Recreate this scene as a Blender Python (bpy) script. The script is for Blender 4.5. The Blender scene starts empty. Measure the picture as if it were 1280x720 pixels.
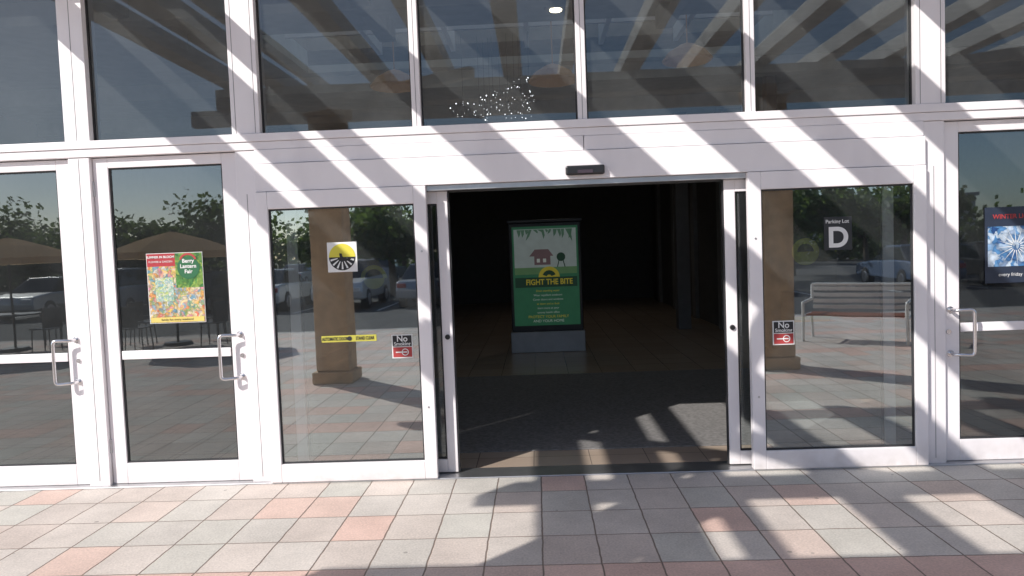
import bpy, bmesh, math, random
from mathutils import Vector, Matrix
random.seed(7)
S = bpy.context.scene
COL = S.collection

# ------------------------------------------------------------------ materials
def new_mat(name):
    m = bpy.data.materials.new(name); m.use_nodes = True
    nt = m.node_tree
    return m, nt, nt.nodes, nt.links, nt.nodes["Principled BSDF"]

def mat(name, col, rough=0.5, metal=0.0, var=0.12, scale=6.0, bump=0.0, bscale=60.0, emit=None, spec=None):
    m, nt, N, L, B = new_mat(name)
    tc = N.new("ShaderNodeTexCoord")
    no = N.new("ShaderNodeTexNoise"); no.inputs["Scale"].default_value = scale
    no.inputs["Detail"].default_value = 6
    L.new(tc.outputs["Object"], no.inputs["Vector"])
    cr = N.new("ShaderNodeValToRGB")
    cr.color_ramp.elements[0].position = 0.3; cr.color_ramp.elements[1].position = 0.7
    a = 1 - var; b = 1 + var * 0.5
    cr.color_ramp.elements[0].color = (col[0]*a, col[1]*a, col[2]*a, 1)
    cr.color_ramp.elements[1].color = (min(1, col[0]*b), min(1, col[1]*b), min(1, col[2]*b), 1)
    L.new(no.outputs["Fac"], cr.inputs["Fac"]); L.new(cr.outputs["Color"], B.inputs["Base Color"])
    B.inputs["Roughness"].default_value = rough; B.inputs["Metallic"].default_value = metal
    if spec is not None: B.inputs["Specular IOR Level"].default_value = spec
    if bump > 0:
        n2 = N.new("ShaderNodeTexNoise"); n2.inputs["Scale"].default_value = bscale; n2.inputs["Detail"].default_value = 8
        L.new(tc.outputs["Object"], n2.inputs["Vector"])
        bp = N.new("ShaderNodeBump"); bp.inputs["Strength"].default_value = bump; bp.inputs["Distance"].default_value = 0.01
        L.new(n2.outputs["Fac"], bp.inputs["Height"]); L.new(bp.outputs["Normal"], B.inputs["Normal"])
    if emit:
        B.inputs["Emission Color"].default_value = (*emit[0], 1); B.inputs["Emission Strength"].default_value = emit[1]
    return m

def paint_mat():
    m, nt, N, L, B = new_mat("white_frame_paint")
    tc = N.new("ShaderNodeTexCoord")
    no = N.new("ShaderNodeTexNoise"); no.inputs["Scale"].default_value = 2.0; no.inputs["Detail"].default_value = 6
    mp = N.new("ShaderNodeMapping"); mp.inputs["Scale"].default_value = (2.5, 2.5, 0.8)
    L.new(tc.outputs["Object"], mp.inputs["Vector"]); L.new(mp.outputs["Vector"], no.inputs["Vector"])
    cr = N.new("ShaderNodeValToRGB")
    cr.color_ramp.elements[0].position = .25; cr.color_ramp.elements[1].position = .6
    cr.color_ramp.elements[0].color = (.78, .735, .75, 1); cr.color_ramp.elements[1].color = (.85, .81, .82, 1)
    L.new(no.outputs["Fac"], cr.inputs["Fac"])
    sp = N.new("ShaderNodeSeparateXYZ"); L.new(tc.outputs["Object"], sp.inputs["Vector"])
    mr = N.new("ShaderNodeMapRange"); mr.inputs["From Min"].default_value = 0; mr.inputs["From Max"].default_value = .22
    mr.inputs["To Min"].default_value = .7; mr.inputs["To Max"].default_value = 0
    L.new(sp.outputs["Z"], mr.inputs["Value"])
    n3 = N.new("ShaderNodeTexNoise"); n3.inputs["Scale"].default_value = 14; n3.inputs["Detail"].default_value = 8
    L.new(tc.outputs["Object"], n3.inputs["Vector"])
    mu = N.new("ShaderNodeMath"); mu.operation = 'MULTIPLY'; L.new(mr.outputs["Result"], mu.inputs[0]); L.new(n3.outputs["Fac"], mu.inputs[1])
    mx = N.new("ShaderNodeMixRGB"); mx.inputs["Color2"].default_value = (.36, .31, .27, 1)
    L.new(mu.outputs[0], mx.inputs["Fac"]); L.new(cr.outputs["Color"], mx.inputs["Color1"])
    L.new(mx.outputs["Color"], B.inputs["Base Color"])
    n4 = N.new("ShaderNodeTexNoise"); n4.inputs["Scale"].default_value = 5; n4.inputs["Detail"].default_value = 5
    L.new(tc.outputs["Object"], n4.inputs["Vector"])
    r2 = N.new("ShaderNodeMapRange"); r2.inputs["To Min"].default_value = .3; r2.inputs["To Max"].default_value = .55
    L.new(n4.outputs["Fac"], r2.inputs["Value"]); L.new(r2.outputs[0], B.inputs["Roughness"])
    bp = N.new("ShaderNodeBump"); bp.inputs["Strength"].default_value = .15; bp.inputs["Distance"].default_value = .004
    L.new(n4.outputs["Fac"], bp.inputs["Height"]); L.new(bp.outputs[0], B.inputs["Normal"])
    return m

def glass_mat(name, tint, base, mul, wav=0.0, film=.07):
    m = bpy.data.materials.new(name); m.use_nodes = True
    nt = m.node_tree; N = nt.nodes; L = nt.links
    N.remove(N["Principled BSDF"]); out = N["Material Output"]
    tr = N.new("ShaderNodeBsdfTransparent"); tr.inputs["Color"].default_value = (*tint, 1)
    gl = N.new("ShaderNodeBsdfGlossy"); gl.inputs["Roughness"].default_value = 0.012
    gl.inputs["Color"].default_value = (.92, .99, 1, 1)
    fr = N.new("ShaderNodeFresnel"); fr.inputs["IOR"].default_value = 1.5
    ma = N.new("ShaderNodeMath"); ma.operation = 'MULTIPLY_ADD'; ma.use_clamp = True
    ma.inputs[1].default_value = mul; ma.inputs[2].default_value = base
    L.new(fr.outputs["Fac"], ma.inputs[0])
    tc = N.new("ShaderNodeTexCoord"); no = N.new("ShaderNodeTexNoise"); no.inputs["Scale"].default_value = 1.6
    L.new(tc.outputs["Object"], no.inputs["Vector"])
    bp = N.new("ShaderNodeBump"); bp.inputs["Strength"].default_value = .25; bp.inputs["Distance"].default_value = wav
    L.new(no.outputs["Fac"], bp.inputs["Height"])
    L.new(bp.outputs["Normal"], gl.inputs["Normal"])
    df = N.new("ShaderNodeBsdfDiffuse"); df.inputs["Color"].default_value = (.5, .53, .54, 1)
    n2 = N.new("ShaderNodeTexNoise"); n2.inputs["Scale"].default_value = 2.5; n2.inputs["Detail"].default_value = 7
    L.new(tc.outputs["Object"], n2.inputs["Vector"])
    m2 = N.new("ShaderNodeMath"); m2.operation = 'MULTIPLY'; m2.inputs[1].default_value = film
    L.new(n2.outputs["Fac"], m2.inputs[0])
    mx = N.new("ShaderNodeMixShader"); L.new(ma.outputs[0], mx.inputs[0]); L.new(tr.outputs[0], mx.inputs[1]); L.new(gl.outputs[0], mx.inputs[2])
    mx2 = N.new("ShaderNodeMixShader"); L.new(m2.outputs[0], mx2.inputs[0]); L.new(mx.outputs[0], mx2.inputs[1]); L.new(df.outputs[0], mx2.inputs[2])
    L.new(mx2.outputs[0], out.inputs["Surface"])
    return m

def paver_mat():
    m, nt, N, L, B = new_mat("concrete_pavers")
    tc = N.new("ShaderNodeTexCoord"); sp = N.new("ShaderNodeSeparateXYZ"); L.new(tc.outputs["Object"], sp.inputs[0])
    def M(op, a, b=None, c=None, clamp=False):
        n = N.new("ShaderNodeMath"); n.operation = op; n.use_clamp = clamp
        for i, v in enumerate((a, b, c)):
            if v is None: continue
            if isinstance(v, (int, float)): n.inputs[i].default_value = v
            else: L.new(v, n.inputs[i])
        return n.outputs[0]
    SX, SY = .315, .40
    wob = N.new("ShaderNodeTexNoise"); wob.inputs["Scale"].default_value = 9; L.new(tc.outputs["Object"], wob.inputs["Vector"])
    wo = M('MULTIPLY_ADD', wob.outputs["Fac"], .012, -.006)
    X = M('ADD', sp.outputs["X"], wo); Y = M('ADD', M('ADD', sp.outputs["Y"], .40 + SY*40), wo)
    ux = M('DIVIDE', M('ADD', X, .08 + SX*100), SX); uy = M('DIVIDE', Y, SY)
    ix = M('FLOOR', ux); iy = M('FLOOR', uy); fx = M('FRACT', ux); fy = M('FRACT', uy)
    cb = N.new("ShaderNodeCombineXYZ"); L.new(ix, cb.inputs[0]); L.new(iy, cb.inputs[1])
    wn = N.new("ShaderNodeTexWhiteNoise"); wn.noise_dimensions = '3D'; L.new(cb.outputs[0], wn.inputs["Vector"])
    cr = N.new("ShaderNodeValToRGB"); e = cr.color_ramp.elements
    e[0].position = 0; e[0].color = (.50, .475, .425, 1)
    e[1].position = 1; e[1].color = (.61, .425, .36, 1)
    for p, c in ((.25, (.53, .485, .44, 1)), (.55, (.55, .485, .435, 1)), (.8, (.565, .475, .42, 1)), (.92, (.585, .455, .39, 1))):
        k = e.new(p); k.color = c
    md = M('MODULO', iy, 5.0)
    band = M('LESS_THAN', M('ABSOLUTE', M('SUBTRACT', md, 1.0)), .4)
    val = M('ADD', wn.outputs["Value"], M('MULTIPLY', band, .7), None, True)
    L.new(val, cr.inputs["Fac"])
    wn2 = N.new("ShaderNodeTexWhiteNoise"); wn2.noise_dimensions = '3D'
    cb2 = N.new("ShaderNodeCombineXYZ"); L.new(ix, cb2.inputs[1]); L.new(iy, cb2.inputs[0]); cb2.inputs[2].default_value = 3.3
    L.new(cb2.outputs[0], wn2.inputs["Vector"])
    n1 = N.new("ShaderNodeTexNoise"); n1.inputs["Scale"].default_value = 80; n1.inputs["Detail"].default_value = 6; L.new(tc.outputs["Object"], n1.inputs["Vector"])
    n2 = N.new("ShaderNodeTexNoise"); n2.inputs["Scale"].default_value = 1.6; n2.inputs["Detail"].default_value = 9; n2.inputs["Roughness"].default_value = .7
    L.new(tc.outputs["Object"], n2.inputs["Vector"])
    g = M('ADD', M('MULTIPLY', wn2.outputs["Value"], .12), M('ADD', M('MULTIPLY', n1.outputs["Fac"], .75), M('MULTIPLY', n2.outputs["Fac"], .9)))
    g = M('ADD', g, .19)
    mul = N.new("ShaderNodeMixRGB"); mul.blend_type = 'MULTIPLY'; mul.inputs[0].default_value = 1
    L.new(cr.outputs["Color"], mul.inputs[1]); cg = N.new("ShaderNodeCombineColor")
    for i in range(3): L.new(g, cg.inputs[i])
    L.new(cg.outputs[0], mul.inputs[2])
    vo = N.new("ShaderNodeTexVoronoi"); vo.inputs["Scale"].default_value = 3.1; L.new(tc.outputs["Object"], vo.inputs["Vector"])
    spot = M('MULTIPLY', M('LESS_THAN', vo.outputs["Distance"], .045), .45)
    mg = N.new("ShaderNodeMixRGB"); mg.inputs[2].default_value = (.1, .09, .08, 1); L.new(spot, mg.inputs[0]); L.new(mul.outputs[0], mg.inputs[1])
    ex = M('MULTIPLY', M('MINIMUM', fx, M('SUBTRACT', 1, fx)), SX); ey = M('MULTIPLY', M('MINIMUM', fy, M('SUBTRACT', 1, fy)), SY)
    ed = M('MINIMUM', ex, ey)
    mr = N.new("ShaderNodeMapRange"); mr.inputs["From Min"].default_value = .002; mr.inputs["From Max"].default_value = .0065; L.new(ed, mr.inputs["Value"])
    mj = N.new("ShaderNodeMixRGB"); mj.inputs[1].default_value = (.20, .15, .12, 1); L.new(mr.outputs[0], mj.inputs[0]); L.new(mg.outputs[0], mj.inputs[2])
    L.new(mj.outputs[0], B.inputs["Base Color"])
    B.inputs["Roughness"].default_value = .8
    h = M('ADD', M('MULTIPLY', mr.outputs[0], .6), M('MULTIPLY', n1.outputs["Fac"], .35))
    h = M('ADD', h, M('MULTIPLY', wn2.outputs["Value"], .3))
    bp = N.new("ShaderNodeBump"); bp.inputs["Strength"].default_value = .7; bp.inputs["Distance"].default_value = .006
    L.new(h, bp.inputs["Height"]); L.new(bp.outputs[0], B.inputs["Normal"])
    return m

def tile_mat():
    m, nt, N, L, B = new_mat("interior_tile")
    tc = N.new("ShaderNodeTexCoord"); br = N.new("ShaderNodeTexBrick"); br.offset = 0
    br.inputs["Scale"].default_value = 1; br.inputs["Brick Width"].default_value = .45; br.inputs["Row Height"].default_value = .45
    br.inputs["Mortar Size"].default_value = .004
    br.inputs["Color1"].default_value = (.42, .33, .26, 1); br.inputs["Color2"].default_value = (.47, .38, .30, 1); br.inputs["Mortar"].default_value = (.2, .16, .13, 1)
    L.new(tc.outputs["Object"], br.inputs["Vector"]); L.new(br.outputs["Color"], B.inputs["Base Color"])
    B.inputs["Roughness"].default_value = .25
    return m

def floral_mat(name, cols, scale):
    m, nt, N, L, B = new_mat(name)
    tc = N.new("ShaderNodeTexCoord"); no = N.new("ShaderNodeTexNoise"); no.inputs["Scale"].default_value = scale*.5; no.inputs["Detail"].default_value = 3
    L.new(tc.outputs["Object"], no.inputs["Vector"])
    mixv = N.new("ShaderNodeMixRGB"); mixv.inputs[0].default_value = .12
    L.new(tc.outputs["Object"], mixv.inputs[1]); L.new(no.outputs["Color"], mixv.inputs[2])
    vo = N.new("ShaderNodeTexVoronoi"); vo.inputs["Scale"].default_value = scale; L.new(mixv.outputs[0], vo.inputs["Vector"])
    sc = N.new("ShaderNodeSeparateColor"); L.new(vo.outputs["Color"], sc.inputs[0])
    cr = N.new("ShaderNodeValToRGB"); cr.color_ramp.interpolation = 'LINEAR'
    e = cr.color_ramp.elements; e[0].color = (*cols[0], 1); e[1].color = (*cols[-1], 1)
    for i, c in enumerate(cols[1:-1]):
        k = e.new((i+1)/(len(cols)-1)); k.color = (*c, 1)
    L.new(sc.outputs[0], cr.inputs[0])
    mr = N.new("ShaderNodeMapRange"); mr.inputs["From Max"].default_value = .8; mr.inputs["To Min"].default_value = 1.15; mr.inputs["To Max"].default_value = .55
    L.new(vo.outputs["Distance"], mr.inputs["Value"])
    mul = N.new("ShaderNodeMixRGB"); mul.blend_type = 'MULTIPLY'; mul.inputs[0].default_value = 1
    L.new(cr.outputs[0], mul.inputs[1]); L.new(mr.outputs[0], mul.inputs[2]); L.new(mul.outputs[0], B.inputs["Base Color"])
    B.inputs["Roughness"].default_value = .4
    return m

def translucent_mat(name, c0, c1, dcol, fac):
    m = bpy.data.materials.new(name); m.use_nodes = True
    nt = m.node_tree; N = nt.nodes; L = nt.links; N.remove(N["Principled BSDF"])
    t = N.new("ShaderNodeBsdfTranslucent"); d = N.new("ShaderNodeBsdfDiffuse"); d.inputs["Color"].default_value = (*dcol, 1)
    tc = N.new("ShaderNodeTexCoord"); no = N.new("ShaderNodeTexNoise"); no.inputs["Scale"].default_value = 2; L.new(tc.outputs["Object"], no.inputs["Vector"])
    cr = N.new("ShaderNodeValToRGB"); cr.color_ramp.elements[0].color = (*c0, 1); cr.color_ramp.elements[1].color = (*c1, 1)
    L.new(no.outputs["Fac"], cr.inputs[0]); L.new(cr.outputs[0], t.inputs["Color"])
    mx = N.new("ShaderNodeMixShader"); mx.inputs[0].default_value = fac
    L.new(t.outputs[0], mx.inputs[1]); L.new(d.outputs[0], mx.inputs[2]); L.new(mx.outputs[0], N["Material Output"].inputs["Surface"])
    return m

PAINT = paint_mat()
GASKET = mat("rubber_gasket", (.03, .03, .032), .6)
ALU = mat("brushed_aluminium", (.55, .55, .56), .35, .9, bump=.05, bscale=200)
STEEL = mat("polished_steel_handle", (.72, .71, .72), .22, 1.0, var=.05)
BLACK = mat("black_plastic", (.015, .015, .017), .35)
GL_UP = glass_mat("upper_window_glass", (.66, .70, .70), .045, 1.3, .002, .11)
GL_DOOR = glass_mat("door_glass", (.60, .65, .67), .11, 1.6, .002, .07)
GL_LEAF = glass_mat("sliding_leaf_glass", (.80, .86, .86), .03, 1.2, .002, .05)
GL_SL = glass_mat("sliding_door_glass", (.82, .88, .88), .32, 2.0, .002, .07)
PAVER = paver_mat()
TILE = tile_mat()
MAT_RUG = mat("entrance_mat_carpet", (.24, .23, .225), .95, bump=.6, bscale=300, var=.3, scale=30)
STUCCO = mat("stucco_wall", (.42, .36, .30), .9, bump=.5, bscale=90)
COLM = mat("tan_stucco", (.52, .36, .22), .9, bump=.5, bscale=70, var=.25)
INTW = mat("interior_wall_paint", (.16, .16, .165), .7)
PILM = mat("pilaster_paint", (.28, .29, .30), .6)
CEIL = mat("ceiling_paint", (.60, .60, .58), .8)
BEAM = mat("white_painted_wood", (.70, .68, .66), .55, var=.15, scale=3)
ASPH = mat("asphalt", (.06, .06, .062), .9, bump=.6, bscale=120, var=.3, scale=1.5)
TERR = mat("dry_grass_ground", (.13, .13, .07), .95, bump=.5, bscale=20, var=.4, scale=.3)
KERB = mat("concrete_kerb", (.40, .39, .37), .85, bump=.3)
LINE = mat("road_paint", (.72, .72, .70), .7)

# ------------------------------------------------------------------ mesh helpers
def empty(name, loc=(0, 0, 0)):
    o = bpy.data.objects.new(name, None); o.location = loc; COL.objects.link(o); o.empty_display_size = .1
    return o
def add_box(bm, x0, x1, y0, y1, z0, z1):
    vs = [bm.verts.new(p) for p in ((x0,y0,z0),(x1,y0,z0),(x1,y1,z0),(x0,y1,z0),(x0,y0,z1),(x1,y0,z1),(x1,y1,z1),(x0,y1,z1))]
    for f in ((0,3,2,1),(4,5,6,7),(0,1,5,4),(1,2,6,5),(2,3,7,6),(3,0,4,7)):
        bm.faces.new([vs[i] for i in f])
def finish(bm, name, m, parent=None, bevel=0.0, smooth=False, seg=2):
    bmesh.ops.recalc_face_normals(bm, faces=bm.faces)
    me = bpy.data.meshes.new(name); bm.to_mesh(me); bm.free()
    o = bpy.data.objects.new(name, me); COL.objects.link(o)
    for mm in (m if isinstance(m, (list, tuple)) else [m]): me.materials.append(mm)
    if bevel > 0:
        b = o.modifiers.new("bevel", 'BEVEL'); b.width = bevel; b.segments = seg; b.limit_method = 'ANGLE'
    if smooth:
        for p in me.polygons: p.use_smooth = True
    if parent: o.parent = parent
    return o
def boxes(name, lst, m, parent=None, bevel=0.003):
    bm = bmesh.new()
    for b in lst:
        x0, x1, y0, y1, z0, z1 = b
        add_box(bm, min(x0,x1), max(x0,x1), y0, y1, z0, z1)
    return finish(bm, name, m, parent, bevel)
def quad_xz(name, x0, x1, z0, z1, y, m, parent=None):
    bm = bmesh.new(); x0, x1 = min(x0,x1), max(x0,x1)
    bm.faces.new([bm.verts.new(p) for p in ((x0,y,z0),(x1,y,z0),(x1,y,z1),(x0,y,z1))])
    me = bpy.data.meshes.new(name); bm.to_mesh(me); bm.free(); me.materials.append(m)
    o = bpy.data.objects.new(name, me); COL.objects.link(o)
    if parent: o.parent = parent
    return o
def sheet(name, x0, x1, y0, y1, z, m, parent=None):
    bm = bmesh.new()
    bm.faces.new([bm.verts.new(p) for p in ((x0,y0,z),(x1,y0,z),(x1,y1,z),(x0,y1,z))])
    me = bpy.data.meshes.new(name); bm.to_mesh(me); bm.free(); me.materials.append(m)
    o = bpy.data.objects.new(name, me); COL.objects.link(o)
    if parent: o.parent = parent
    return o
def cyl(bm, p0, p1, r0, r1, n=12, caps=True):
    p0 = Vector(p0); p1 = Vector(p1); d = (p1-p0).normalized()
    a = d.orthogonal().normalized(); b = d.cross(a)
    A = [bm.verts.new(p0 + (a*math.cos(t)+b*math.sin(t))*r0) for t in [2*math.pi*i/n for i in range(n)]]
    Bv = [bm.verts.new(p1 + (a*math.cos(t)+b*math.sin(t))*r1) for t in [2*math.pi*i/n for i in range(n)]]
    for i in range(n): bm.faces.new((A[i], A[(i+1)%n], Bv[(i+1)%n], Bv[i]))
    if caps:
        bm.faces.new(A[::-1]); bm.faces.new(Bv)
def tube(name, pts, r, m, parent=None, fillet=True):
    cu = bpy.data.curves.new(name, 'CURVE'); cu.dimensions = '3D'; cu.bevel_depth = r; cu.bevel_resolution = 4
    P = [Vector(p) for p in pts]; out = [P[0]]
    for i in range(1, len(P)-1):
        a, b, c = P[i-1], P[i], P[i+1]; rr = min(.03, (a-b).length*.45, (c-b).length*.45)
        s = b + (a-b).normalized()*rr; e = b + (c-b).normalized()*rr
        for t in (0, .25, .5, .75, 1): out.append((1-t)**2*s + 2*(1-t)*t*b + t*t*e)
    out.append(P[-1])
    sp = cu.splines.new('POLY'); sp.points.add(len(out)-1)
    for i, p in enumerate(out): sp.points[i].co = (*p, 1)
    cu.use_fill_caps = True; cu.materials.append(m)
    o = bpy.data.objects.new(name, cu); COL.objects.link(o)
    if parent: o.parent = parent
    return o
def text(name, body, x, z, y, size, m, parent, align='CENTER', bold=0.0, sx=1.0):
    cu = bpy.data.curves.new(name, 'FONT'); cu.body = body; cu.size = size; cu.align_x = align; cu.align_y = 'CENTER'
    cu.offset = bold; cu.materials.append(m)
    o = bpy.data.objects.new(name, cu); o.location = (x, y, z); o.rotation_euler = (math.pi/2, 0, 0); o.scale = (sx, 1, 1)
    COL.objects.link(o); o.parent = parent
    return o
def disc_xz(name, x, z, y, r, m, parent, a0=0, a1=360, r_in=0, n=40):
    bm = bmesh.new(); k = n
    angs = [math.radians(a0 + (a1-a0)*i/k) for i in range(k+1)]
    for i in range(k):
        c0, s0, c1, s1 = math.cos(angs[i]), math.sin(angs[i]), math.cos(angs[i+1]), math.sin(angs[i+1])
        pts = [(x+c0*r_in, y, z+s0*r_in), (x+c0*r, y, z+s0*r), (x+c1*r, y, z+s1*r), (x+c1*r_in, y, z+s1*r_in)]
        if r_in == 0: pts = pts[1:3] + [pts[0]]
        bm.faces.new([bm.verts.new(p) for p in pts])
    return finish(bm, name, m, parent)

# ------------------------------------------------------------------ building frame
bld = empty("shopping_mall_building")
HX = 6.40
def mir(lst):
    return lst + [(-b[1], -b[0], *b[2:]) for b in lst]
posts = mir([(2.42, 2.57, -.035, .12, 0, 2.49), (3.67, 3.83, -.035, .12, 0, 2.49), (4.93, 5.09, -.035, .12, 0, 2.49), (6.19, HX, -.035, .12, 0, 2.49)])
boxes("door_posts", posts, PAINT, bld, .004)
boxes("sill_rail", [(-HX, HX, -.045, .12, 2.492, 2.55), (-HX, HX, -.055, .12, 2.552, 2.61)], PAINT, bld, .004)
boxes("upper_mullions", mir([(2.37, 2.58, -.04, .12, 2.612, 3.75), (3.65, 3.84, -.04, .12, 2.612, 3.75), (4.91, 5.10, -.04, .12, 2.612, 3.75), (6.19, HX, -.04, .12, 2.612, 3.75), (1.178, 1.243, -.03, .10, 2.612, 3.75)]) + [(-.033, .033, -.03, .10, 2.612, 3.75)], PAINT, bld, .004)
boxes("painted_groove_lines", mir([(1.2085, 1.2125, -.0315, -.029, 2.615, 3.75), (2.40, 2.404, -.0415, -.039, 2.615, 3.75), (2.545, 2.549, -.0415, -.039, 2.615, 3.75), (3.745, 3.749, -.0415, -.039, 2.615, 3.75), (3.748, 3.752, -.0365, -.034, .05, 2.48), (2.492, 2.496, -.0365, -.034, .05, 2.17)]) + [(-.002, .002, -.0315, -.029, 2.615, 3.75)], mat("painted_groove_shade", (.25, .24, .25), .7), bld, 0)  # dark strips on the frame face paint the shade of grooves; no recess is cut
boxes("upper_head_rail", [(-HX, HX, -.05, .12, 3.752, 3.95)], PAINT, bld, .004)
boxes("slider_header", [(-2.418, -.0025, -.052, .12, 2.388, 2.49), (.0025, 2.418, -.052, .12, 2.388, 2.49), (-2.418, 2.418, -.075, .14, 2.18, 2.382), (-2.416, 2.416, -.03, .1, 2.375, 2.395)], PAINT, bld, .003)
boxes("slider_header_track", [(-1.16, 1.16, -.04, .2, 2.14, 2.178)], ALU, bld, .002)
def glaze(x0, x1, z0, z1, y, g, parent, name="window_glass", w=.012):
    x0, x1 = min(x0, x1), max(x0, x1)
    boxes("gasket", [(x0, x0+w, y-.008, y+.012, z0, z1), (x1-w, x1, y-.008, y+.012, z0, z1), (x0+w, x1-w, y-.008, y+.012, z0, z0+w), (x0+w, x1-w, y-.008, y+.012, z1-w, z1)], GASKET, parent, 0)
    return quad_xz(name, x0+.004, x1-.004, z0+.004, z1-.004, y, g, parent)
for a, b in ((.033, 1.178), (1.243, 2.37), (2.58, 3.65), (3.84, 4.91), (5.10, 6.19)):
    for s in (1, -1):
        glaze(a*s, b*s, 2.61, 3.752, .02, GL_UP, bld, "upper_window_pane")
boxes("stucco_walls", [(HX+.002, 20, 0, .3, 0, 5.6), (-20, -HX-.002, 0, .3, 0, 5.6), (-HX, HX, 0, .3, 3.952, 5.6)], STUCCO, bld, .01)
boxes("parapet_cap", [(-20.05, 20.05, -.06, .4, 5.602, 5.75)], PAINT, bld, .01)
sx0, sx1, sy0, sy1 = -3.4, 2.6, 2.9, 4.7
boxes("roof", [(-20, 20, .31, sy0, 4.5, 4.7), (-20, 20, sy1, 22, 4.5, 4.7), (-20, sx0, sy0, sy1, 4.5, 4.7), (sx1, 20, sy0, sy1, 4.5, 4.7)], STUCCO, bld, 0)
boxes("interior_ceiling", [(-9.2, 9.2, .31, sy0, 4.2, 4.498), (-9.2, 9.2, sy1, 18.2, 4.2, 4.3), (-9.2, sx0, sy0, sy1, 4.2, 4.498), (sx1, 9.2, sy0, sy1, 4.2, 4.498)], CEIL, bld, 0)
sheet("skylight_panels", sx0-.05, sx1+.05, sy0-.05, sy1+.05, 4.72, translucent_mat("frosted_skylight_panel", (.20, .24, .24), (.36, .40, .39), (.5, .52, .52), .4), bld)
boxes("skylight_bars", [(x-.03, x+.03, sy0, sy1, 4.40, 4.70) for x in (-2.4, -1.4, -.4, .6, 1.6)] + [(sx0, sx1, 3.78, 3.83, 4.42, 4.69)], PAINT, bld, 0)
boxes("interior_walls", [(-9.2, -9, .31, 18, 0, 4.19), (9, 9.2, .31, 18, 0, 4.19), (-9, 9, 18, 18.2, 0, 4.19), (3.2, 3.35, 6.0, 17.5, 0, 4.19), (-5.2, -5.0, 8.0, 17.5, 0, 4.19)], INTW, bld, 0)
boxes("ceiling_beams", [(-9, 9, y, y+.22, 3.97, 4.198) for y in (1.5, 4.9, 7.3, 10.2)] + [(x, x+.18, .32, 2.7, 4.0, 4.196) for x in (-4.3, -2.0, 1.0, 3.3)], CEIL, bld, .01)
boxes("interior_columns", [(-2.6, -2.3, 8.0, 8.3, .003, 4.19), (2.35, 2.6, 9.0, 9.25, .003, 4.19)], INTW, bld, .01)
boxes("wall_pilasters", [(3.10, 3.199, y, y+.3, .003, 4.19) for y in (6.2, 8.6, 11, 13.4, 15.8)], PILM, bld, .01)
boxes("threshold", [(-HX, HX, -.075, .16, -.02, .012)], ALU, bld, .004)
sheet("interior_floor", -9, 9, .16, 18, .002, TILE, bld)

rug = boxes("entrance_mat", [(-2.9, 2.9, .62, 4.3, .003, .012)], MAT_RUG, None, .003)

# ------------------------------------------------------------------ swing doors
def swing_door(s, xa, xb, handle_near):
    d = empty("glass_entrance_door")
    a, b = xa*s, xb*s; lo, hi = min(a, b), max(a, b)
    st = .118
    boxes("door_frame", [(lo+.004, lo+st, 0, .045, .014, 2.485), (hi-st, hi-.004, 0, .045, .014, 2.485), (lo+st, hi-st, 0, .045, 2.41, 2.485), (lo+st, hi-st, 0, .045, .014, .17)], PAINT, d, .004)
    glaze(lo+st, hi-st, .17, 2.41, .022, GL_DOOR, d, "door_glass")
    boxes("push_bar", [(lo+st+.013, hi-st-.013, .004, .018, .965, 1.03)], PAINT, d, .004)
    boxes("hinges", [((hi-.012) if handle_near < 0 else (lo-.004), (hi+.004) if handle_near < 0 else (lo+.012), -.012, .01, z, z+.11) for z in (.25, 1.25, 2.2)], ALU, d, .003)
    xs = (hi - .05) if handle_near > 0 else (lo + .05)
    q = -handle_near
    zc = .97
    tube("pull_handle", [(xs, .0, zc+.16), (xs, -.07, zc+.16), (xs+q*.12, -.10, zc+.165), (xs+q*.12, -.10, zc-.165), (xs, -.07, zc-.16), (xs, .0, zc-.16)], .0125, STEEL, d)
    bm = bmesh.new()
    for dz in (.16, -.16): cyl(bm, (xs, 0, zc+dz), (xs, -.008, zc+dz), .026, .024, 20)
    cyl(bm, (xs+handle_near*.012, 0, zc), (xs+handle_near*.012, -.012, zc), .019, .017, 20)
    finish(bm, "handle_mounts", STEEL, d)
    return d
swing_door(-1, 2.57, 3.67, 1); swing_door(-1, 3.83, 4.93, 1); swing_door(-1, 5.09, 6.19, 1)
swing_door(1, 2.57, 3.67, -1); swing_door(1, 3.83, 4.93, -1); swing_door(1, 5.09, 6.19, -1)

# ------------------------------------------------------------------ sliding doors
def slider(s):
    d = empty("sliding_glass_door")
    def X(l): return [((b[0]*s), (b[1]*s), *b[2:]) for b in l]
    boxes("fixed_panel_frame", X([(1.16, 1.252, -.09, -.03, .014, 2.176), (2.328, 2.416, -.09, -.03, .014, 2.176), (1.252, 2.328, -.09, -.03, 2.05, 2.176), (1.252, 2.328, -.09, -.03, .014, .15)]), PAINT, d, .005)
    glaze(1.252*s, 2.328*s, .15, 2.05, -.06, GL_SL, d, "fixed_panel_glass")
    boxes("sliding_leaf_frame", X([(1.02, 1.10, .04, .085, .02, 2.139), (2.165, 2.245, .04, .085, .02, 2.139), (1.10, 2.165, .04, .085, 2.05, 2.139), (1.10, 2.165, .04, .085, .02, .12)]), PAINT, d, .004)
    glaze(1.10*s, 2.165*s, .12, 2.05, .062, GL_LEAF, d, "sliding_leaf_glass")
    boxes("leaf_weather_strip", X([(1.008, 1.019, .05, .075, .02, 2.139)]), GASKET, d, 0)
    bm = bmesh.new(); cyl(bm, (1.06*s, .04, 1.05), (1.06*s, .026, 1.05), .02, .018, 20)
    finish(bm, "lock_cylinder", BLACK, d)
    bm = bmesh.new(); cyl(bm, (1.206*s, -.09, .55), (1.206*s, -.093, .55), .008, .008, 12)
    cyl(bm, (1.206*s, -.09, 1.7), (1.206*s, -.093, 1.7), .008, .008, 12)
    finish(bm, "frame_screws", ALU, d)
slider(-1); slider(1)

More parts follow.
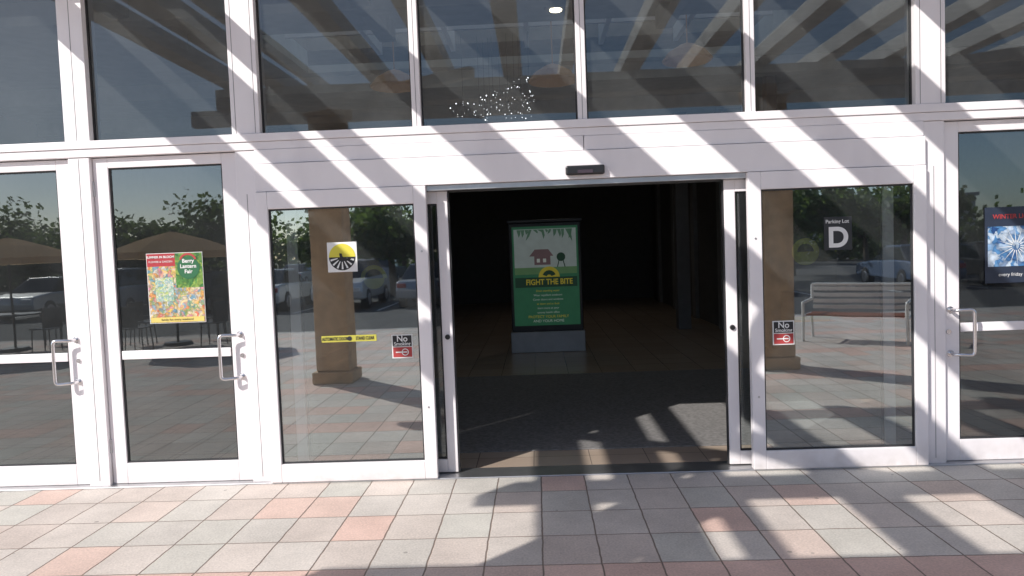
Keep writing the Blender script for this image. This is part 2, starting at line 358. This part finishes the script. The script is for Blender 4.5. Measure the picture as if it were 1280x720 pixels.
sen = empty("door_motion_sensor")
boxes("sensor_housing", [(-.14, .14, -.125, -.077, 2.205, 2.272)], BLACK, sen, .012)
boxes("sensor_lens", [(-.055, .055, -.129, -.126, 2.215, 2.24)], mat("sensor_lens_plastic", (.05, .03, .04), .1), sen, .001)

# ------------------------------------------------------------------ stickers and posters
WH = mat("white_vinyl", (.78, .78, .76), .5, var=.05); YE = mat("yellow_vinyl", (.68, .60, .06), .5, var=.05)
BK = mat("black_vinyl", (.02, .02, .022), .5); RD = mat("red_vinyl", (.42, .05, .05), .5, var=.1)
YF = mat("faded_yellow_green_vinyl", (.36, .38, .06), .5)
YD = mat("dull_yellow_vinyl", (.50, .46, .07), .55, var=.15)
ys = -.064
st = empty("logo_sticker")
quad_xz("backing", -1.91, -1.69, 1.57, 1.79, ys, WH, st)
disc_xz("sun_upper", -1.80, 1.68, ys-.002, .098, YE, st, 0, 180)
disc_xz("dark_lower", -1.80, 1.68, ys-.002, .098, BK, st, 180, 360)
for i in range(7):
    a = math.radians(195 + i*25 - 4.5); a2 = a + math.radians(9)
    bm = bmesh.new()
    P = [(math.cos(t)*r, math.sin(t)*r) for t, r in ((a, .035), (a, .09), (a2, .09), (a2, .035))]
    bm.faces.new([bm.verts.new((-1.80+p[0], ys-.004, 1.68+p[1])) for p in P]); finish(bm, "ray", WH, st)
disc_xz("swoosh", -1.77, 1.70, ys-.005, .05, BK, st, 170, 320, .03)
st = empty("automatic_door_sticker")
quad_xz("backing", -1.985, -1.575, 1.052, 1.10, ys, YD, st)
text("lettering", "AUTOMATIC DOOR", -1.885, 1.075, ys-.002, .034, BK, st, bold=.001, sx=.62)
text("lettering", "STAND CLEAR", -1.66, 1.075, ys-.002, .034, BK, st, bold=.001, sx=.62)
disc_xz("stop_mark", -1.775, 1.076, ys-.002, .017, BK, st)
def no_smoking(x, z, y):
    st = empty("no_smoking_sticker")
    quad_xz("backing", x-.078, x+.078, z-.088, z+.088, y, WH, st)
    quad_xz("black_top", x-.07, x+.07, z+.0, z+.08, y-.002, BK, st)
    text("lettering", "No", x, z+.055, y-.004, .062, WH, st, bold=.001)
    text("lettering", "Smoking", x, z+.018, y-.004, .036, WH, st, bold=.0006)
    quad_xz("red_bottom", x-.07, x+.07, z-.08, z-.006, y-.002, RD, st)
    disc_xz("ring", x+.02, z-.043, y-.004, .026, WH, st, r_in=.020)
    boxes("cigarette", [(x-.05, x+.035, y-.0042, y-.0036, z-.047, z-.039)], WH, st, 0)
no_smoking(-1.385, 1.005, ys); no_smoking(1.40, 1.01, ys)
st = empty("parking_lot_sign")
quad_xz("backing", 1.70, 1.90, 1.595, 1.835, ys, mat("dark_vinyl", (.03, .032, .035), .4), st)
text("lettering", "Parking Lot", 1.795, 1.80, ys-.002, .036, WH, st, bold=.0006)
text("letter_d", "D", 1.80, 1.68, ys-.002, .2, WH, st, bold=.006)
yb = .055
st = empty("round_sticker_or_reflection"); disc_xz("disc", 1.61, 1.59, yb, .10, YF, st, r_in=.06); disc_xz("disc_half", 1.61, 1.59, yb, .06, YF, st, 180, 360)
st = empty("round_sticker_or_reflection"); disc_xz("disc", -1.60, 1.51, yb, .08, YF, st, 180, 360); disc_xz("ring", -1.60, 1.51, yb, .10, YF, st, 0, 180, .07)  # this left disc paints a yellow-green reflection in the glass as colour
st = empty("warning_strip_sticker"); quad_xz("strip", 1.52, 1.78, 1.07, 1.11, yb, YF, st)

flor = floral_mat("floral_print", [(.65, .15, .10), (.7, .5, .12), (.7, .66, .58), (.15, .3, .42), (.33, .45, .1), (.65, .25, .32), (.75, .55, .18)], 42)
ivy = floral_mat("ivy_print", [(.03, .15, .04), (.10, .28, .06), (.30, .42, .08), (.05, .2, .05)], 38)
def festival_poster(x, z):
    p = empty("event_poster"); y = .014
    x0, x1, z0, z1 = x-.215, x+.215, z-.265, z+.265; xm = x+.005
    quad_xz("poster_paper", x0, x1, z0, z1, y, WH, p)
    quad_xz("red_panel", x0+.004, xm, z+.165, z1-.004, y-.002, mat("poster_red", (.42, .04, .05), .4, var=.1), p)
    quad_xz("green_panel", xm, x1-.004, z-.0, z1-.004, y-.002, ivy, p)
    quad_xz("floral_left", x0+.004, xm, z0+.004, z+.165, y-.002, flor, p)
    quad_xz("floral_right", xm, x1-.004, z0+.004, z, y-.002, flor, p)
    quad_xz("pale_path", x0+.06, xm-.02, z-.10, z+.08, y-.004, floral_mat("garden_print", [(.75, .7, .55), (.25, .5, .55), (.55, .65, .2), (.8, .75, .7)], 60), p)
    text("heading", "SUMMER IN BLOOM", x-.105, z+.235, y-.005, .024, WH, p, bold=.0005)
    text("subheading", "FLOWER & GARDEN", x-.105, z+.20, y-.005, .02, WH, p)
    disc_xz("green_badge", x+.105, z+.15, y-.004, .085, mat("badge_green", (.02, .13, .05), .5), p)
    disc_xz("badge_arch", x+.105, z+.19, y-.006, .07, RD, p, 20, 160, .055)
    text("badge_text", "Berry\nLantern\nFair", x+.105, z+.16, y-.006, .04, WH, p, bold=.0008)
    quad_xz("footer", x0+.01, x1-.01, z0+.008, z0+.045, y-.005, mat("footer_yellow", (.7, .55, .15), .5), p)
    text("footer_text", "family fun every weekend", x, z0+.027, y-.007, .024, BK, p)
festival_poster(-3.095, 1.495)
p = empty("event_poster"); y = .014
quad_xz("poster_paper", 2.88, 3.33, 1.31, 1.86, y, mat("poster_navy", (.025, .035, .06), .4), p)
quad_xz("splash_picture", 2.90, 3.31, 1.43, 1.72, y-.002, floral_mat("splash_print", [(.02, .07, .22), (.10, .28, .55), (.6, .7, .8), (.05, .15, .35)], 26), p)
for i in range(16):
    a = math.radians(i*22.5+4)
    bm = bmesh.new(); c, s = math.cos(a), math.sin(a)
    bm.faces.new([bm.verts.new((3.1+q[0], y-.004, 1.575+q[1])) for q in ((c*.03-s*.003, s*.03+c*.003), (c*.14, s*.14), (c*.03+s*.003, s*.03-c*.003))]); finish(bm, "splash_ray", WH, p)
text("poster_heading", "WINTER LIGHTS", 3.1, 1.79, y-.004, .045, RD, p, bold=.001)
text("poster_footer", "every friday night", 3.1, 1.37, y-.004, .036, WH, p)

# ------------------------------------------------------------------ kiosk
k = empty("advertising_kiosk"); KY = 6.45; kx = -.23
KG = mat("kiosk_grey_metal", (.42, .42, .44), .4, .3); KD = mat("kiosk_dark_frame", (.03, .03, .035), .3)
boxes("kiosk_base", [(kx-.60, kx+.60, KY, KY+.45, .003, .34)], KG, k, .01)
boxes("kiosk_body", [(kx-.58, kx+.58, KY+.03, KY+.42, .342, 2.10)], KD, k, .012)
boxes("kiosk_cap", [(kx-.60, kx+.60, KY+.0, KY+.45, 2.102, 2.15)], KD, k, .01)
def emat(name, c, e): return mat(name, c, .4, emit=(c, e))
E = .14
y = KY+.026
px0, px1 = kx-.53, kx+.53
quad_xz("poster_green", px0, px1, .44, 2.04, y, emat("backlit_green", (.05, .22, .11), E), k)
quad_xz("poster_picture", px0+.03, px1-.03, 1.27, 2.0, y-.003, emat("backlit_sky", (.48, .56, .54), E), k)
quad_xz("poster_lawn", px0+.03, px1-.03, 1.27, 1.38, y-.005, emat("backlit_lawn", (.16, .32, .14), E), k)
ds = emat("backlit_maroon", (.22, .14, .15), E); wt = emat("backlit_white", (.7, .75, .7), E); ylw = emat("backlit_yellow", (.70, .58, .06), E); dg = emat("backlit_dark", (.02, .07, .04), E)
bm = bmesh.new()
bm.faces.new([bm.verts.new((kx+a, y-.007, b)) for a, b in ((-.18, 1.42), (.08, 1.42), (.08, 1.56), (-.18, 1.56))])
bm.faces.new([bm.verts.new((kx+a, y-.007, b)) for a, b in ((-.26, 1.56), (.13, 1.56), (.05, 1.67), (-.17, 1.67))])
finish(bm, "poster_house", ds, k)
for a in (-.14, -.04): quad_xz("poster_house_window", kx+a, kx+a+.05, 1.46, 1.52, y-.009, wt, k)
bm = bmesh.new()
cyl(bm, (kx+.25, y-.007, 1.54), (kx+.25, y-.008, 1.54), .07, .07, 24)
for a in (.19, .31):
    bm.faces.new([bm.verts.new((kx+q, y-.007, z)) for q, z in ((a-.008, 1.38), (a+.008, 1.38), (.25+(a-.25)*.5+.008, 1.50), (.25+(a-.25)*.5-.008, 1.50))])
finish(bm, "poster_grill", dg, k)
rl = random.Random(11)
lf = emat("backlit_leaf", (.12, .25, .16), E)
for i in range(14):
    a = -.45+i*.065
    bm = bmesh.new(); L0 = .05+rl.random()*.16; sl_ = rl.uniform(-.09, .09)
    bm.faces.new([bm.verts.new((kx+q, y-.006, z)) for q, z in ((a, 1.99), (a+.04+rl.random()*.03, 1.99), (a+.05+sl_*.6, 1.99-L0*.6), (a+.02+sl_, 1.99-L0))])
    finish(bm, "poster_leaf", lf, k)
disc_xz("poster_badge", kx+.05, 1.22, y-.011, .17, ylw, k, 0, 180)
disc_xz("poster_badge_inner", kx+.05, 1.22, y-.013, .11, dg, k, 20, 160, .04)
quad_xz("poster_band", px0+.03, px1-.03, 1.06, 1.22, y-.009, dg, k)
text("poster_title", "FIGHT THE BITE", kx+.05, 1.14, y-.013, .125, ylw, k, bold=.003, sx=.85)
for i in range(8):
    text("poster_copy", ["Drain standing water", "Wear repellent outdoors", "Cover doors and windows", "at dawn and at dusk", "learn more at your", "county health office", "PROTECT YOUR FAMILY", "AND YOUR HOME"][i], kx+.02, 1.0-i*.07, y-.005, .045 if i < 6 else .06, wt if i % 3 else ylw, k)

LENS = mat("lamp_lens", (.9, .8, .6), .3, emit=((1, .85, .6), 9))
for (lx, ly, en) in ((-.08, 2.36, 5), (-.1, 7.9, 10), (.8, 12.2, 12)):  # front light is a real fixture; the deeper two are added to brighten the interior
    dl = empty("ceiling_light_or_added_fill")
    bm = bmesh.new(); cyl(bm, (lx, ly, 4.199), (lx, ly, 4.15), .13, .12, 28); finish(bm, "trim_ring", ALU, dl)
    bm = bmesh.new(); cyl(bm, (lx, ly, 4.149), (lx, ly, 4.14), .065, .06, 24); finish(bm, "lamp_lens", LENS, dl)
    ld = bpy.data.lights.new("downlight_or_fill", 'SPOT'); ld.energy = en; ld.spot_size = math.radians(130); ld.spot_blend = .8; ld.color = (1, .9, .76); ld.shadow_soft_size = .06
    lo = bpy.data.objects.new("downlight_or_fill_lamp", ld); lo.location = (lx, ly, 4.12); COL.objects.link(lo); lo.parent = dl
sl = empty("string_lights"); bm = bmesh.new(); bw = bmesh.new(); rr = random.Random(3)
for i in range(110):
    x = -1.45 + rr.random()**.7*1.15; z = 3.36 + rr.random()*.5 * (.4+.6*(x+1.45)); yy = 3.9 + rr.random()*.4
    bmesh.ops.create_icosphere(bm, subdivisions=1, radius=.003+rr.random()**3*.006, matrix=Matrix.Translation((x, yy, z)))
    if i % 8 == 0: cyl(bw, (x, yy, z), (x, yy, 4.4), .002, .002, 4)
finish(bm, "bulbs", mat("warm_bulb", (.9, .85, .8), .3, emit=((.95, .95, 1), 4)), sl); finish(bw, "wires", BLACK, sl)
for (cx, cy, cz) in ((-.1, 3.5, 3.68), (1.5, 3.5, 3.85), (-2.0, 3.5, 3.7)):
    ch = empty("pendant_lamp"); bm = bmesh.new()
    prof = [(.02, .2), (.08, .18), (.22, .1), (.30, 0), (.28, -.02), (.2, .07), (.04, .15)]
    for a, b in zip(prof[:-1], prof[1:]):
        n = 20
        A = [bm.verts.new((cx+a[0]*math.cos(2*math.pi*i/n), cy+a[0]*math.sin(2*math.pi*i/n), cz+a[1])) for i in range(n)]
        Bq = [bm.verts.new((cx+b[0]*math.cos(2*math.pi*i/n), cy+b[0]*math.sin(2*math.pi*i/n), cz+b[1])) for i in range(n)]
        for i in range(n): bm.faces.new((A[i], A[(i+1)%n], Bq[(i+1)%n], Bq[i]))
    cyl(bm, (cx, cy, cz+.17), (cx, cy, 4.6), .008, .008, 6)
    finish(bm, "shade_and_rod", mat("lamp_shade_brown", (.45, .25, .12), .5, emit=((.5, .28, .12), .08)), ch)

# ------------------------------------------------------------------ exterior ground
boxes("pavement", [(-24, 24, -11, -.076, -.14, 0)], PAVER, None, 0)
boxes("kerb", [(-24, 24, -11.18, -11.002, -.14, .003)], KERB, None, .02)
sheet("parking_lot", -70, 70, -62, -10.5, -.136, ASPH)
sheet("ground", -900, 900, -900, 900, -.15, TERR)
pl = empty("parking_lines")
for i in range(-9, 10):
    sheet("line", i*2.8-.05, i*2.8+.05, -23.5, -18.5, -.131, LINE, pl)

# ------------------------------------------------------------------ pergola + columns
pg = empty("pergola_canopy")
RX = [(-4.36, .22), (-3.78, .26), (-3.30, .08), (-2.38, .24), (-1.50, .22), (-.60, .24), (.10, .16), (.95, .26), (1.8, .22), (2.65, .22), (3.5, .22), (4.35, .22), (5.2, .22), (6.05, .22), (6.9, .22), (7.75, .22), (8.6, .22)]
boxes("rafters", [(x-w_/2, x+w_/2, -6.35, -.09, 3.98, 4.17) for x, w_ in RX], BEAM, pg, .008)
boxes("cross_beams", [(-5.6, 9.6, -5.95, -5.80, 3.74, 3.978), (-4.6, 9.6, -4.62, -4.40, 3.70, 3.978), (-4.6, 9.6, -.22, -.092, 3.78, 3.978)], BEAM, pg, .01)
bm = bmesh.new()
def slab(bm, p0, p1, w, h):
    p0, p1 = Vector(p0), Vector(p1); d = (p1-p0).normalized(); sd = d.cross(Vector((0, 0, 1))).normalized()*w/2; up = Vector((0, 0, h/2))
    v = [bm.verts.new(p + a + b) for p in (p0, p1) for a, b in ((-sd, -up), (sd, -up), (sd, up), (-sd, up))]
    for f in ((0,1,2,3),(7,6,5,4),(0,4,5,1),(1,5,6,2),(2,6,7,3),(3,7,4,0)): bm.faces.new([v[i] for i in f])
slab(bm, (-3.6, -4.3, 3.62), (-1.0, -2.6, 3.62), .1, .12)
slab(bm, (-3.6, -2.6, 3.48), (-1.0, -4.3, 3.48), .1, .12)
slab(bm, (2.8, -4.3, 3.62), (5.4, -2.6, 3.62), .1, .12)
finish(bm, "diagonal_braces", BEAM, pg, .006)
def column(x, y):
    c = empty("stucco_column"); bm = bmesh.new()
    add_box(bm, x-.27, x+.27, y-.27, y+.27, .002, .16); add_box(bm, x-.22, x+.22, y-.22, y+.22, .162, 3.55); add_box(bm, x-.27, x+.27, y-.27, y+.27, 3.552, 3.698)
    finish(bm, "shaft_base_capital", COLM, c, .02)
column(-3.12, -4.51); column(2.72, -4.51); column(8.6, -4.51)

# ------------------------------------------------------------------ bench
def bench(loc, rot):
    b = empty("park_bench", loc); b.rotation_euler = (0, 0, rot)
    WM = mat("white_metal", (.75, .75, .73), .4, .1); WD = mat("bench_wood", (.26, .09, .05), .55, var=.3, scale=12)
    boxes("seat", [(-.72, .72, -.30+i*.11, -.21+i*.11, .42, .45) for i in range(5)], WD, b, .006)
    bm = bmesh.new()
    for i in range(4):
        add_box(bm, -.74, .74, .285+i*.02, .305+i*.02, .50+i*.10, .565+i*.10)
    finish(bm, "backrest", WM, b, .005)
    for xx, n in ((-.76, "leg_1"), (.76, "leg_2")):
        tube(n, [(xx, -.30, .002), (xx, -.30, .64), (xx, .33, .66), (xx, .37, .90)], .024, WM, b)
        tube(n+"_rear", [(xx, .36, .002), (xx, .26, .42), (xx, -.28, .41)], .022, WM, b)
    tube("top_rail", [(-.76, .37, .90), (.76, .37, .90)], .024, WM, b)
    return b
bench((4.75, -6.7, 0), math.radians(213))

# ------------------------------------------------------------------ umbrellas with tables
CANV = translucent_mat("tan_canvas", (.62, .44, .24), (.74, .54, .32), (.70, .52, .33), .5)
def umbrella(x, y):
    u = empty("patio_umbrella", (x, y, 0))
    bm = bmesh.new(); n = 8; top = bm.verts.new((0, 0, 2.32))
    mid = [bm.verts.new((.7*math.cos(2*math.pi*i/n), .7*math.sin(2*math.pi*i/n), 2.13)) for i in range(n)]
    rim = [bm.verts.new((1.3*math.cos(2*math.pi*i/n), 1.3*math.sin(2*math.pi*i/n), 1.90)) for i in range(n)]
    val = [bm.verts.new((1.31*math.cos(2*math.pi*i/n), 1.31*math.sin(2*math.pi*i/n), 1.77)) for i in range(n)]
    for i in range(n):
        j = (i+1) % n
        bm.faces.new((top, mid[i], mid[j])); bm.faces.new((mid[i], rim[i], rim[j], mid[j])); bm.faces.new((rim[i], val[i], val[j], rim[j]))
    finish(bm, "canopy", CANV, u)
    bm = bmesh.new(); cyl(bm, (0, 0, .02), (0, 0, 2.36), .025, .02, 10); cyl(bm, (0, 0, .001), (0, 0, .07), .3, .26, 20)
    cyl(bm, (0, 0, .72), (0, 0, .75), .5, .5, 28); finish(bm, "pole_base_table", KD, u)
    bm = bmesh.new()
    for a in (0, 90, 180, 270):
        c, s = math.cos(math.radians(a+20)), math.sin(math.radians(a+20)); cx, cy = .95*c, .95*s
        for dx in (-.18, .18):
            for dy in (-.18, .18): cyl(bm, (cx+dx, cy+dy, .001), (cx+dx*.9, cy+dy*.9, .45), .012, .012, 6)
        add_box(bm, cx-.2, cx+.2, cy-.2, cy+.2, .45, .47)
        slab(bm, (cx*1.2-s*.2, cy*1.2+c*.2, .68), (cx*1.2+s*.2, cy*1.2-c*.2, .68), .02, .4)
    finish(bm, "chairs", KD, u)
umbrella(-7.75, -9.3); umbrella(-11.1, -9.2)

# ------------------------------------------------------------------ cars
def car(x, y, colr, rot=0, suv=False):
    c = empty("parked_car", (x, y, -.136)); c.rotation_euler = (0, 0, rot)
    P = mat("car_paint", colr, .25, .3, var=.03); G = mat("car_window_glass", (.02, .025, .03), .05); T = mat("tyre_rubber", (.02, .02, .02), .8); A = mat("alloy_rim", (.5, .5, .52), .3, .9)
    h = .22 if suv else 0
    low = [(-2.2, .35), (-2.25, .6), (-2.15, .82+h*.5), (-1.2, .92+h*.6), (1.5, .95+h*.6), (2.1, .90+h*.6), (2.22, .6), (2.15, .32)]
    cab = [(-1.1, .9+h*.6), (-.45, 1.40+h), (1.2 if suv else .8, 1.43+h), (2.0 if suv else 1.65, .93+h*.6)]
    def ext(bm, prof, w0, w1, zsplit):
        L_ = []; R_ = []
        for (px, pz) in prof:
            w = w0 if pz < zsplit else w1
            L_.append(bm.verts.new((-w, px, pz))); R_.append(bm.verts.new((w, px, pz)))
        n = len(prof); bm.faces.new(L_); bm.faces.new(R_[::-1])
        for i in range(n): bm.faces.new((L_[i], R_[i], R_[(i+1) % n], L_[(i+1) % n]))
    bm = bmesh.new(); ext(bm, low, .88, .84, .8); finish(bm, "body", P, c, .07, seg=3)
    bm = bmesh.new(); ext(bm, cab, .80, .62, 1.2); finish(bm, "cabin_glass", G, c, .05, seg=3)
    boxes("roof_panel", [(-.58, .58, -.4, (1.15 if suv else .75), 1.40+h, 1.455+h)], P, c, .02)
    bm = bmesh.new(); bm2 = bmesh.new()
    for sx in (-1, 1):
        for wy in (-1.4, 1.35):
            cyl(bm, (sx*.66, wy, .33), (sx*.90, wy, .33), .33, .33, 24); cyl(bm2, (sx*.89, wy, .33), (sx*.915, wy, .33), .21, .19, 16)
    finish(bm, "tyres", T, c, .02); finish(bm2, "rims", A, c)
    boxes("headlights", [(-.8, -.45, -2.27, -2.2, .62, .76), (.45, .8, -2.27, -2.2, .62, .76)], WH, c, .02)
    boxes("tail_lights", [(-.82, -.5, 2.16, 2.24, .68, .82), (.5, .82, 2.16, 2.24, .68, .82)], RD, c, .02)
cc = [(.6, .6, .62), (.03, .03, .035), (.25, .03, .03), (.7, .7, .68), (.1, .14, .22), (.3, .3, .32), (.65, .65, .66), (.05, .05, .05)]
for i in range(-7, 7):
    if i in (3,): continue
    colr = (.72, .72, .71) if i in (-3, -4) else ((.45, .46, .48) if i == -2 else cc[(i*3) % 8])
    car(i*2.8+1.4, -21, colr, math.pi if i % 2 else 0, suv=(i % 3 == 0))
for i in range(-6, 6, 2):
    car(i*2.8+1.4, -41, cc[(i*5+1) % 8], 0, suv=(i % 4 == 0))

# ------------------------------------------------------------------ trees
BARK = mat("bark", (.12, .09, .065), .9, bump=.6, bscale=30)
def leaf_mat():
    m, nt, N, L, B = new_mat("foliage")
    tc = N.new("ShaderNodeTexCoord"); no = N.new("ShaderNodeTexNoise"); no.inputs["Scale"].default_value = 1.2
    L.new(tc.outputs["Object"], no.inputs["Vector"])
    cr = N.new("ShaderNodeValToRGB"); cr.color_ramp.elements[0].position = .35; cr.color_ramp.elements[1].position = .65
    cr.color_ramp.elements[0].color = (.04, .075, .025, 1); cr.color_ramp.elements[1].color = (.10, .15, .05, 1)
    L.new(no.outputs["Fac"], cr.inputs[0]); L.new(cr.outputs[0], B.inputs["Base Color"]); B.inputs["Roughness"].default_value = .6
    t = N.new("ShaderNodeBsdfTranslucent"); t.inputs["Color"].default_value = (.16, .24, .05, 1)
    mx = N.new("ShaderNodeMixShader"); mx.inputs[0].default_value = .4
    L.new(B.outputs[0], mx.inputs[1]); L.new(t.outputs[0], mx.inputs[2]); L.new(mx.outputs[0], N["Material Output"].inputs["Surface"])
    return m
LEAF = leaf_mat()
def tree_mesh(seed, H):
    r = random.Random(seed); bm = bmesh.new(); tips = []
    cyl(bm, (0, 0, 0), (.1, .05, H*.32), .17, .12, 10)
    base = Vector((.1, .05, H*.32))
    for i in range(9):
        a = i/9*2*math.pi + r.random(); l = H*(.22+.18*r.random())
        m1 = base + Vector((math.cos(a)*l*.5, math.sin(a)*l*.5, l*.5)); e = m1 + Vector((math.cos(a)*l*.6, math.sin(a)*l*.6, l*(.1+.6*r.random())))
        cyl(bm, base, m1, .08, .05, 7); cyl(bm, m1, e, .05, .02, 6); tips += [m1, e, (m1+e)/2]
    t = base + Vector((.1, 0, H*.42)); cyl(bm, base, t, .1, .03, 8); tips += [t, (t+base)/2]
    nb = len(bm.faces)
    for p in tips:
        R = H*(.12+.08*r.random())
        for j in range(190):
            v = Vector((r.gauss(0, 1), r.gauss(0, 1), r.gauss(0, .8))); v = v.normalized()*R*(.3+.8*r.random()); c = p + v
            n = Vector((r.gauss(0, 1), r.gauss(0, 1), r.gauss(0, 1))).normalized(); a = n.orthogonal().normalized(); b = n.cross(a); s = .09+.10*r.random()
            bm.faces.new([bm.verts.new(c + q) for q in (a*s, b*s*.6, -a*s, -b*s*.6)])
    me = bpy.data.meshes.new("tree")
    bm.faces.ensure_lookup_table()
    for i, f in enumerate(bm.faces): f.material_index = 0 if i < nb else 1
    bm.to_mesh(me); bm.free(); me.materials.append(BARK); me.materials.append(LEAF); return me
TM = [tree_mesh(1, 6.0), tree_mesh(2, 5.2), tree_mesh(5, 6.8)]
rt = random.Random(9)
for i, (x, y) in enumerate([(-23.5, -30), (-19, -27), (-14.5, -28), (-10, -30), (-6.5, -26), (-3.2, -31.5), (.5, -30), (4, -31), (7.5, -27), (12, -31), (17, -30), (-28, -31), (-16, -47), (-10, -48), (-4, -47), (1, -48), (6, -47), (11, -48), (16, -47), (23, -48), (-22, -48), (-30, -47), (-37, -46)]):
    o = bpy.data.objects.new("oak_tree", TM[i % 3]); o.location = (x, y, -.14); o.rotation_euler = (0, 0, rt.random()*6); s = .8+rt.random()*.35
    if x < -12: s *= .85
    o.scale = (s*1.15, s*1.15, s*.95); COL.objects.link(o)
bm = bmesh.new(); r = random.Random(4)
for i in range(14000):
    c = Vector((r.uniform(-60, 50), -53+r.gauss(0, .8), -.1+abs(r.gauss(0, 1.6))))
    n = Vector((r.gauss(0, 1), r.gauss(0, 1), r.gauss(0, 1))).normalized(); a = n.orthogonal().normalized(); b = n.cross(a); s = .3
    bm.faces.new([bm.verts.new(c+q) for q in (a*s, b*s*.7, -a*s, -b*s*.7)])
finish(bm, "hedge", LEAF)
ob = empty("retail_building")
boxes("walls", [(4, 40, -75, -64, -.14, 5.0)], mat("white_render_wall", (.62, .60, .56), .9), ob, .05)
boxes("windows", [(6+i*4, 8.8+i*4, -63.99, -63.95, .4, 3.0) for i in range(8)], mat("shop_window_glass", (.03, .04, .05), .1), ob, 0)
boxes("roof_cap", [(3.8, 40.2, -75.2, -63.8, 5.002, 5.3)], KERB, ob, .03)

# ------------------------------------------------------------------ light, sky, camera
D = Vector((.95, 1, -.94)).normalized()
sun = bpy.data.lights.new("sun", 'SUN'); sun.energy = 5.0; sun.angle = math.radians(.5); sun.color = (1, .96, .91)
so = bpy.data.objects.new("sun", sun); so.rotation_euler = (-D).to_track_quat('Z', 'Y').to_euler(); COL.objects.link(so)
w = bpy.data.worlds.new("World"); S.world = w; w.use_nodes = True
nt = w.node_tree; sky = nt.nodes.new("ShaderNodeTexSky"); sky.sky_type = 'NISHITA'; sky.sun_disc = False
sky.sun_elevation = math.asin(-D.z); sky.sun_rotation = math.atan2(-D.x, -D.y) % (2*math.pi); sky.dust_density = .6; sky.air_density = .8; sky.ozone_density = 2.0
nt.links.new(sky.outputs[0], nt.nodes["Background"].inputs[0]); nt.nodes["Background"].inputs[1].default_value = .14

cam = bpy.data.cameras.new("camera"); cam.lens = 26; cam.sensor_width = 36; cam.clip_end = 3000; cam.clip_start = .05
co = bpy.data.objects.new("camera", cam); COL.objects.link(co)
co.matrix_world = Matrix.Translation((-.37, -5.47, 1.69)) @ Matrix.Rotation(math.radians(2), 4, 'Z') @ Matrix.Rotation(math.radians(87), 4, 'X') @ Matrix.Rotation(math.radians(-2.18), 4, 'Z')
S.camera = co
S.view_settings.view_transform = 'Standard'; S.view_settings.look = 'None'; S.view_settings.exposure = 0
